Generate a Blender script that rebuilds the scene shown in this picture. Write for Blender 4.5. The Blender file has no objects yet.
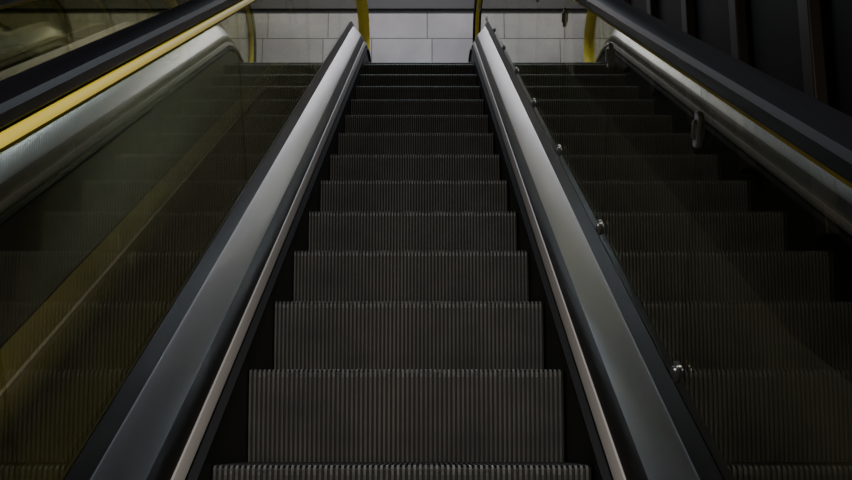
import bpy, bmesh, math
from mathutils import Vector
D=bpy.data; C=bpy.context
T30=math.tan(math.radians(30)); S30=.5; C30=math.cos(math.radians(30))
col=C.scene.collection

# ---------------------------------------------------------------- materials
def mat(name,color,rough=.5,metal=0,noise=0,nscale=20,bump=0,bscale=200,stretch=None,emit=None,es=0,rvar=0,spec=.5,detail=2):
    m=D.materials.new(name); m.use_nodes=True; nt=m.node_tree; b=nt.nodes['Principled BSDF']
    b.inputs['Base Color'].default_value=(*color,1); b.inputs['Roughness'].default_value=rough
    b.inputs['Metallic'].default_value=metal; b.inputs['Specular IOR Level'].default_value=spec
    tc=nt.nodes.new('ShaderNodeTexCoord'); mp=nt.nodes.new('ShaderNodeMapping')
    nt.links.new(tc.outputs['Object'],mp.inputs['Vector'])
    if noise:
        n=nt.nodes.new('ShaderNodeTexNoise'); n.inputs['Scale'].default_value=nscale; n.inputs['Detail'].default_value=detail
        nt.links.new(mp.outputs[0],n.inputs['Vector'])
        r=nt.nodes.new('ShaderNodeMapRange'); r.inputs['From Min'].default_value=.3; r.inputs['From Max'].default_value=.7
        r.inputs['To Min'].default_value=1-noise; r.inputs['To Max'].default_value=1+noise
        nt.links.new(n.outputs['Fac'],r.inputs['Value'])
        v=nt.nodes.new('ShaderNodeVectorMath'); v.operation='SCALE'; v.inputs[0].default_value=color
        nt.links.new(r.outputs[0],v.inputs['Scale']); nt.links.new(v.outputs[0],b.inputs['Base Color'])
    if bump:
        n=nt.nodes.new('ShaderNodeTexNoise'); n.inputs['Scale'].default_value=bscale
        nt.links.new(mp.outputs[0],n.inputs['Vector'])
        bp=nt.nodes.new('ShaderNodeBump'); bp.inputs['Strength'].default_value=bump; bp.inputs['Distance'].default_value=.002
        nt.links.new(n.outputs['Fac'],bp.inputs['Height']); nt.links.new(bp.outputs[0],b.inputs['Normal'])
    if emit:
        b.inputs['Emission Color'].default_value=(*emit,1); b.inputs['Emission Strength'].default_value=es
    return m
M_step=mat('step_blackened_aluminium',(.120,.116,.102),.6,.1,noise=.35,nscale=7,detail=6)
M_groove=mat('step_groove',(.034,.033,.030),.8,0)
M_nose=mat('step_worn_nose',(.17,.17,.16),.5,.2,noise=.4,nscale=50)
M_tread=mat('step_tread_dark',(.05,.05,.05),.6,.2,noise=.3,nscale=20)
M_skirt=mat('skirt_dark_steel',(.04,.04,.042),.45,.6)
M_brush=mat('brush_bristle',(.02,.02,.024),.9,0,bump=1,bscale=600)
M_trim=mat('trim_pale_aluminium',(.62,.56,.53),.55,.1)
M_deck=mat('deck_brushed_steel',(.57,.59,.62),.32,1)
M_deck2=mat('deck_dark_anodised',(.12,.115,.11),.36,1)
M_outer=mat('outer_deck_bronze',(.24,.21,.08),.45,.3,noise=.2,nscale=3)
M_outer_dark=mat('outer_deck_black',(.02,.018,.014),.5,.3)
M_rubber=mat('handrail_rubber',(.006,.006,.008),.36,0,spec=.3)
M_yellow=mat('guide_yellow',(1,.76,.05),.5,0)
M_chrome=mat('clamp_satin_steel',(.5,.5,.5),.35,1)
M_comb=mat('comb_plate',(.3,.3,.3),.4,.8,noise=.2)
M_ceil=mat('ceiling_dark',(.03,.028,.026),.8)
M_dark=mat('dark_wall_panel',(.008,.0065,.006),.7,noise=.25,nscale=3,spec=.15)
M_rib=mat('wall_rib_brown',(.03,.019,.012),.55)
M_floor=mat('floor_stone',(.12,.115,.11),.5,noise=.25,nscale=8)
M_fix=mat('fixture_metal',(.2,.2,.2),.5,.5)
M_bulk=mat('bulkhead_grey',(.08,.08,.085),.6)
M_diff=mat('lamp_diffuser',(.9,.9,.9),.5,emit=(1,.97,.92),es=1.0)

def glassmat(name,tint):
    m=D.materials.new(name); m.use_nodes=True; nt=m.node_tree; nt.nodes.clear()
    o=nt.nodes.new('ShaderNodeOutputMaterial'); t=nt.nodes.new('ShaderNodeBsdfTransparent'); t.inputs[0].default_value=(*tint,1)
    g=nt.nodes.new('ShaderNodeBsdfGlossy'); g.inputs['Roughness'].default_value=.0; g.inputs[0].default_value=(.97,.98,.93,1)
    lw=nt.nodes.new('ShaderNodeLayerWeight'); lw.inputs['Blend'].default_value=.5
    p=nt.nodes.new('ShaderNodeMath'); p.operation='POWER'; p.inputs[1].default_value=4.4
    a=nt.nodes.new('ShaderNodeMath'); a.operation='MULTIPLY_ADD'; a.inputs[1].default_value=.94; a.inputs[2].default_value=.06
    mx=nt.nodes.new('ShaderNodeMixShader'); L=nt.links.new
    L(lw.outputs['Facing'],p.inputs[0]); L(p.outputs[0],a.inputs[0]); L(a.outputs[0],mx.inputs[0]); L(t.outputs[0],mx.inputs[1]); L(g.outputs[0],mx.inputs[2]); L(mx.outputs[0],o.inputs[0])
    return m
M_glass=glassmat('balustrade_glass',(.84,.84,.67))

def tilemat():
    m=D.materials.new('wall_tile_panels'); m.use_nodes=True; nt=m.node_tree; b=nt.nodes['Principled BSDF']
    tc=nt.nodes.new('ShaderNodeTexCoord'); sp=nt.nodes.new('ShaderNodeSeparateXYZ'); cb=nt.nodes.new('ShaderNodeCombineXYZ')
    L=nt.links.new; L(tc.outputs['Object'],sp.inputs[0]); L(sp.outputs['X'],cb.inputs['X']); L(sp.outputs['Z'],cb.inputs['Y'])
    mp=nt.nodes.new('ShaderNodeMapping'); mp.inputs['Location'].default_value=(-.12+.7*4,.02,0); L(cb.outputs[0],mp.inputs['Vector'])
    br=nt.nodes.new('ShaderNodeTexBrick'); br.inputs['Scale'].default_value=1; br.inputs['Brick Width'].default_value=.7; br.inputs['Row Height'].default_value=.33
    br.offset=0.08; br.inputs['Mortar Size'].default_value=.006; br.inputs['Color1'].default_value=(.58,.56,.58,1); br.inputs['Color2'].default_value=(.46,.44,.46,1); br.inputs['Mortar'].default_value=(.17,.17,.17,1)
    L(mp.outputs[0],br.inputs['Vector'])
    n=nt.nodes.new('ShaderNodeTexNoise'); n.inputs['Scale'].default_value=2.5; n.inputs['Detail'].default_value=5
    L(tc.outputs['Object'],n.inputs['Vector'])
    r=nt.nodes.new('ShaderNodeMapRange'); r.inputs['From Min'].default_value=.3; r.inputs['From Max'].default_value=.7; r.inputs['To Min'].default_value=.8; r.inputs['To Max'].default_value=1.1
    L(n.outputs['Fac'],r.inputs['Value']); v=nt.nodes.new('ShaderNodeVectorMath'); v.operation='SCALE'
    L(br.outputs['Color'],v.inputs[0]); L(r.outputs[0],v.inputs['Scale']); L(v.outputs[0],b.inputs['Base Color'])
    bp=nt.nodes.new('ShaderNodeBump'); bp.invert=True; bp.inputs['Strength'].default_value=.5; bp.inputs['Distance'].default_value=.005
    L(br.outputs['Fac'],bp.inputs['Height']); L(bp.outputs[0],b.inputs['Normal']); b.inputs['Roughness'].default_value=.35
    return m
M_tile=tilemat()

# ---------------------------------------------------------------- helpers
def mkobj(name,verts,faces,mats,midx=None,parent=None,smooth=False,loc=(0,0,0)):
    me=D.meshes.new(name); me.from_pydata(verts,[],faces); 
    for m in (mats if isinstance(mats,list) else [mats]): me.materials.append(m)
    if midx: me.polygons.foreach_set('material_index',midx)
    bm=bmesh.new(); bm.from_mesh(me); bmesh.ops.recalc_face_normals(bm,faces=bm.faces); bm.to_mesh(me); bm.free()
    if smooth:
        me.polygons.foreach_set('use_smooth',[True]*len(me.polygons))
        me.set_sharp_from_angle(angle=math.radians(30))
    o=D.objects.new(name,me); col.objects.link(o); o.location=loc
    if parent: o.parent=parent
    return o
def box(name,x0,x1,y0,y1,z0,z1,m,parent=None,bevel=0):
    v=[(x,y,z) for x in(x0,x1) for y in(y0,y1) for z in(z0,z1)]
    f=[(0,1,3,2),(4,6,7,5),(0,4,5,1),(2,3,7,6),(0,2,6,4),(1,5,7,3)]
    o=mkobj(name,v,f,m,parent=parent)
    if bevel:
        b=o.modifiers.new('b','BEVEL'); b.width=bevel; b.segments=2
    return o
def sweep(name,frames,prof,m,parent,closed=True,smooth=True,xoff=0,midx=None):
    v=[];f=[];mi=[];k=len(prof)
    for (y,z,ny,nz) in frames:
        for (x,n) in prof: v.append((x+xoff,y+ny*n,z+nz*n))
    for i in range(len(frames)-1):
        for j in range(k if closed else k-1):
            a=i*k+j;b=i*k+(j+1)%k
            f.append((a,b,b+k,a+k)); mi.append(midx[j] if midx else 0)
    if closed:
        f.append(tuple(range(k))[::-1]); mi.append(0); f.append(tuple((len(frames)-1)*k+j for j in range(k))); mi.append(0)
    return mkobj(name,v,f,m,mi,parent,smooth)

# base (nose-line) path  -------------------------------------------------
Z0=-1.308; ZT=2.92; ZB=-2.25
YT=(ZT-Z0)/T30; YB=(ZB-Z0)/T30; RT=1.0; RB=1.6
YS=-2.9; YE=8.35
tT=RT*math.tan(math.radians(15)); tB=RB*math.tan(math.radians(15))
lenA=(YB-tB)-YS
aB=RB*math.radians(30)
pB=(YB+tB*C30, ZB+tB*S30); pT=(YT-tT*C30, ZT-tT*S30)
lenI=math.hypot(pT[0]-pB[0],pT[1]-pB[1]); aT=RT*math.radians(30)
lenE=YE-(YT+tT); LT=lenA+aB+lenI+aT+lenE
def base(s):
    if s<=lenA: return (YS+s,ZB,0,1)
    s-=lenA
    if s<=aB:
        a=s/RB; return (YB-tB+RB*math.sin(a),ZB+RB-RB*math.cos(a),-math.sin(a),math.cos(a))
    s-=aB
    if s<=lenI: return (pB[0]+s*C30,pB[1]+s*S30,-S30,C30)
    s-=lenI
    if s<=aT:
        a=math.radians(30)-s/RT
        return (YT+tT-RT*math.sin(a),ZT-RT+RT*math.cos(a),-math.sin(a),math.cos(a))
    s-=aT
    return (YT+tT+s,ZT,0,1)
def s_of_y(y): return lenA+aB+(y-pB[0])/C30
def srange(a,b):
    ks={a,b}
    for q in (lenA,lenA+aB,lenA+aB+lenI,lenA+aB+lenI+aT):
        if a<q<b: ks.add(q)
    for i in range(1,16):
        for q in (lenA+aB*i/16,lenA+aB+lenI+aT*i/16):
            if a<q<b: ks.add(q)
    return sorted(ks)
def frames(a=0,b=LT): return [base(s) for s in srange(a,b)]
def nose_z(y):
    lo,hi=0,LT
    for _ in range(50):
        mid=(lo+hi)/2
        if base(mid)[0]<y: lo=mid
        else: hi=mid
    return base(lo)[1]

# step mesh -----------------------------------------------------------------
SW=.40; NG=68
def step_mesh():
    prof=[(.405,-.002,0,1),(.39,0,0,1),(.2,0,0,1),(.012,0,0,1),(.004,-.002,-.5,.86),(0,-.008,-.9,.4),(.0005,-.02,-1,0),(.004,-.06,-1,0),(.009,-.11,-1,0),(.014,-.16,-1,0),(.022,-.22,-1,0),(.03,-.26,-1,0)]
    p=2*SW/NG; xs=[]
    for i in range(NG):
        x=-SW+i*p
        xs+= [(x,0),(x+p*.46,0),(x+p*.54,1),(x+p*.92,1)]
    xs.append((SW,0))
    v=[];f=[];mi=[];R=len(prof)
    for (x,g) in xs:
        for (y,z,ny,nz) in prof:
            d=.007*g; v.append((x,y-ny*d,z-nz*d))
    for i in range(len(xs)-1):
        for j in range(R-1):
            f.append((i*R+j,i*R+j+1,(i+1)*R+j+1,(i+1)*R+j))
            g=xs[i][1] or xs[i+1][1]
            mi.append(1 if (xs[i][1] and xs[i+1][1]) else (2 if 3<=j<=5 and not g else (3 if j<3 else 0)))
    me=D.meshes.new('step_tread_riser'); me.from_pydata(v,[],f)
    for m in(M_step,M_groove,M_nose,M_tread): me.materials.append(m)
    me.polygons.foreach_set('material_index',mi); me.update()
    return me
STEP=step_mesh()

def rounded(cx,cn,w,h,r,seg=4):
    pts=[]
    for (sx,sn,a0) in((1,1,0),(-1,1,90),(-1,-1,180),(1,-1,270)):
        for i in range(seg+1):
            a=math.radians(a0+90*i/seg); pts.append((cx+sx*(w/2-r)+r*math.cos(a),cn+sn*(h/2-r)+r*math.sin(a)))
    return pts

GX=.515; DN=.284; HN=.865
def newel_frames():
    fr=[]
    R=.33; y0,z0,_,_=base(0); cz=z0+HN-R
    for i in range(0,25):
        a=math.radians(-90-180*i/24)
        fr.append((y0+R*math.cos(a),cz+R*math.sin(a),math.cos(a),math.sin(a)))
    for s in srange(0,LT):
        y,z,ny,nz=base(s); fr.append((y+ny*HN,z+nz*HN,ny,nz))
    y1,z1,_,_=base(LT); cz=z1+HN-R
    for i in range(0,25):
        a=math.radians(90-180*i/24); fr.append((y1+R*math.cos(a),cz+R*math.sin(a),math.cos(a),math.sin(a)))
    return fr

def clamp(name,y,z,ny,nz,x,side,parent,tall=1.7):
    """flat rounded-rectangle clamp plate with a low raised centre pad"""
    bm=bmesh.new(); 
    ty,tz=nz,-ny
    def P(a,t,n): return (x-side*a, y+ty*t+ny*n, z+tz*t+nz*n)
    def stack(levels):
        rings=[]
        for (a,w,h,r) in levels:
            rings.append([bm.verts.new(P(a,t,n)) for (t,n) in rounded(0,0,w,h,r,4)])
        N=len(rings[0])
        for q in range(len(rings)-1):
            for i in range(N): bm.faces.new((rings[q][i],rings[q][(i+1)%N],rings[q+1][(i+1)%N],rings[q+1][i]))
        bm.faces.new(rings[0][::-1]); bm.faces.new(rings[-1])
    h=.028*tall
    stack([(.0,.026,h,.008),(.004,.026,h,.008),(.0055,.023,h-.003,.007)])
    stack([(.005,.018,h*.55,.007),(.0085,.018,h*.55,.007),(.010,.014,h*.55-.004,.006)])
    bmesh.ops.recalc_face_normals(bm,faces=bm.faces)
    me=D.meshes.new(name); bm.to_mesh(me); bm.free(); me.materials.append(M_chrome)
    me.polygons.foreach_set('use_smooth',[True]*len(me.polygons)); me.set_sharp_from_angle(angle=math.radians(40))
    o=D.objects.new(name,me); col.objects.link(o); o.parent=parent

def balustrade(root,side,joints,clamps,tag):
    S=side
    def pr(l): return [(S*x,n) for x,n in l]
    sweep('skirt_'+tag,frames(),pr([(.404,-.30),(.404,.095),(.412,.095),(.412,-.30)]),M_skirt,root)
    sweep('brush_'+tag,frames(),pr([(.390,.070),(.388,.082),(.4035,.094),(.4035,.066)]),M_brush,root)
    sweep('trim_strip_'+tag,frames(),pr([(.4005,.107),(.4005,.111),(.411,.132),(.420,.134),(.420,.107)]),M_trim,root)
    prof=[(.4145,.1345),(.4175,.146),(.436,.180),(.440,.184),(.488,.245),(.492,.2475),(GX-.008,DN-.006),(GX-.005,DN),(GX-.005,.13)]
    sweep('inner_deck_'+tag,frames(),pr(prof),[M_deck,M_deck2],root,midx=[1,1,0,0,0,1,1,1,1])
    mo=M_outer if S<0 else M_outer_dark
    sweep('outer_deck_'+tag,frames(),pr([(GX+.006,DN-.03),(GX+.006,DN-.015),(GX+.03,DN-.012),(GX+.315,DN-.03),(GX+.3155,DN-.05)]),mo,root)
    if S<0:
        sweep('outer_deck_strip_'+tag,frames(),pr([(GX+.215,DN-.0245),(GX+.215,DN-.012),(GX+.223,DN-.012),(GX+.223,DN-.0255)]),M_trim,root)
    sweep('outer_cladding_'+tag,frames(),pr([(GX+.300,DN-.052),(GX+.306,DN-.052),(GX+.306,-.5),(GX+.300,-.5)]),M_skirt,root)
    js=sorted([s for s in joints if .1<s<LT-.1]); a=0; i=1
    for b in js+[LT]:
        a2=a+(.001 if a>0 else 0); b2=b-(.001 if b<LT else 0)
        sweep('glass_panel_%s_%d'%(tag,i),frames(a2,b2),pr([(GX-.004,DN-.05),(GX+.004,DN-.05),(GX+.004,HN-.02),(GX-.004,HN-.02)]),M_glass,root,smooth=False)
        a=b;i+=1
    for (s,sg,nm) in((0,-1,'lower'),(LT,1,'upper')):
        y,z,_,_=base(s); R=.31; cz=z+HN-.33
        pts=[(y+sg*R*math.cos(t),cz+R*math.sin(t)) for t in [math.radians(90-180*k/24) for k in range(25)]]
        v=[(S*(GX-.004),p[0],p[1]) for p in pts]+[(S*(GX+.004),p[0],p[1]) for p in pts]
        n=len(pts); f=[tuple(range(n)),tuple(range(2*n-1,n-1,-1))]+[(k,k+1,n+k+1,n+k) for k in range(n-1)]
        mkobj('glass_newel_%s_%s'%(nm,tag),v,f,M_glass,parent=root)
    nf=newel_frames()
    if S<0:
        gp=pr([(GX-.054,-.015),(GX-.050,-.0085),(GX-.044,-.0045),(GX+.024,-.0045),(GX+.024,-.024),(GX-.046,-.024),(GX-.052,-.021)])
    else: gp=rounded(S*GX,-.012,.040,.016,.004,2)
    sweep('handrail_guide_'+tag,nf,gp,M_yellow,root)
    hp=[(-.040,-.004),(-.040,.012),(-.034,.021),(-.020,.026),(0,.0275),(.020,.026),(.034,.021),(.040,.012),(.040,-.004),(.034,-.010),(.027,-.010),(.027,.006),(-.027,.006),(-.027,-.010),(-.034,-.010)]
    hp=[(x+S*GX,n+.006) for x,n in hp]
    sweep('handrail_rubber_'+tag,nf,hp,M_rubber,root)
    if clamps:
        for k,s in enumerate(js):
            for nm,n,t in(('lower',.312,1.35),('upper',.765,2.2)):
                y,z,ny,nz=base(s); clamp('glass_clamp_%s_%s_%d'%(nm,tag,k),y+ny*n,z+nz*n,ny,nz,S*(GX-.004),S,root,t)

def escalator(x):
    root=D.objects.new('escalator',None); col.objects.link(root); root.location=(x,0,0)
    k=-12; i=1
    while True:
        y=2.187+.4*k
        if y>YT+.25: break
        if y>YS+.4:
            o=D.objects.new('step_%d'%i,STEP); col.objects.link(o); o.parent=root; o.location=(0,y,nose_z(y)); i+=1
        k+=1
    ylast=y
    def comb(nm,y0,y1,z,dirn):
        v=[];f=[]
        box('landing_plate_'+nm,-.40,.40,min(y0,y1),max(y0,y1),z-.04,z+.006,M_comb,root)
        N=NG; p=.8/N
        ye=y0; yt=y0-dirn*.05
        for q in range(N):
            x=-.4+q*p+p*.56; w=p*.34
            b=len(v); v+=[(x,ye,z+.006),(x+w,ye,z+.006),(x+w,yt,z-.004),(x,yt,z-.004),(x,ye,z-.004),(x+w,ye,z-.004)]
            f+=[(b,b+1,b+2,b+3),(b,b+3,b+4),(b+1,b+5,b+2),(b+4,b+3,b+2,b+5)]
        mkobj('comb_'+nm,v,f,M_comb,parent=root)
    comb('upper',ylast,YE+.45,ZT,1)
    comb('lower',YS+.45,YS-.35,ZB,-1)
    jr=[s_of_y(2.02+.75*k) for k in range(-8,9)]
    jl=[s_of_y(1.62+1.6*k) for k in range(-5,6)]
    balustrade(root,1,jr,x==0,'right')
    balustrade(root,-1,jl,False,'left')
    return root
escalator(0)
escalator(-1.665)

# ---------------------------------------------------------------- room shell
XL,XR=-2.75,1.75; YW=11.0
box('wall_back',XL,XR,YW,YW+.15,ZT-.2,6.1,M_tile)
box('wall_left',XL-.15,XL,-7,YW,-2.6,6.1,M_dark)
box('wall_right',XR,XR+.15,-7,YW,-2.6,6.1,M_dark)
box('wall_front',XL,XR,-7.15,-7,-2.6,1.2,M_dark)
box('floor_upper',XL,XR,YE+.45,YW,ZT-.15,ZT,M_floor)
box('floor',XL,XR,-7,YS-.35,ZB-.15,ZB,M_floor)
box('ceiling',XL,XR,6.0,YW,5.9,6.1,M_ceil)
box('trim_1',XL,XR,YW-.05,YW-.001,4.95,5.9,M_bulk)
ti=2
for k in range(9):
    y=1.2+.95*k
    box('trim_%d'%ti,XR-.06,XR-.001,y,y+.12,-1.5+y*T30,min(5.9,.95+(y+2.57)*T30),M_rib,None,.008); ti+=1
def slab(nm,y0,z0,y1,z1,t,m):
    v=[(x,y,z) for x in(XL,XR) for (y,z) in((y0,z0),(y1,z1),(y1,z1+t),(y0,z0+t))]
    mkobj(nm,v,[(0,1,2,3),(7,6,5,4),(0,4,5,1),(1,5,6,2),(2,6,7,3),(3,7,4,0)],m)
slab('ceiling_slope',-2.57,.95,6.0,5.9,.2,M_ceil)
box('ceiling_lower',XL,XR,-7,-2.57,.95,1.15,M_ceil)
slab('floor_pit',-3.3,-2.9,8.8,-2.9+12.1*T30-2.0,.1,M_ceil)

# ---------------------------------------------------------------- lamps
def lamp(x,y,z,sx,sy,power,color=(1,.97,.93),tilt=0):
    root=D.objects.new('ceiling_lamp',None); col.objects.link(root); root.location=(x,y,z); root.rotation_euler=(tilt,0,0)
    hx,hy=sx/2,sy/2
    box('housing',-hx-.03,hx+.03,-hy-.03,hy+.03,0,.05,M_fix,root,.006)
    box('diffuser',-hx,hx,-hy,hy,-.012,-.001,M_diff,root,.004)
    l=D.lights.new('lamp_light','AREA'); l.shape='RECTANGLE'; l.size=sx; l.size_y=sy; l.energy=power; l.color=color
    o=D.objects.new('lamp_light',l); col.objects.link(o); o.parent=root; o.location=(0,0,-.02)
s30=math.radians(30)
lamp(-.1,9.9,5.84,2.4,.18,29,(1,.96,.98))
lamp(0,7.1,5.84,.7,.5,50,(.80,.90,1))
def slope_z(y): return .95+(y+2.57)*T30
lamp(.1,-.5,slope_z(-.5)-.06,.5,.8,50,(1,.96,.89),s30)
lamp(0,-3.6,.88,1.2,.3,48,(1,.96,.90))
w=D.worlds.new('w'); C.scene.world=w; w.use_nodes=True
w.node_tree.nodes['Background'].inputs[0].default_value=(.5,.55,.6,1); w.node_tree.nodes['Background'].inputs[1].default_value=.02

cam=D.cameras.new('cam'); co=D.objects.new('camera',cam); col.objects.link(co)
co.location=(.05,0,0); co.rotation_euler=(math.radians(90+11.4),0,0); cam.sensor_width=36; cam.lens=1009/852*36; cam.clip_start=.05
C.scene.camera=co
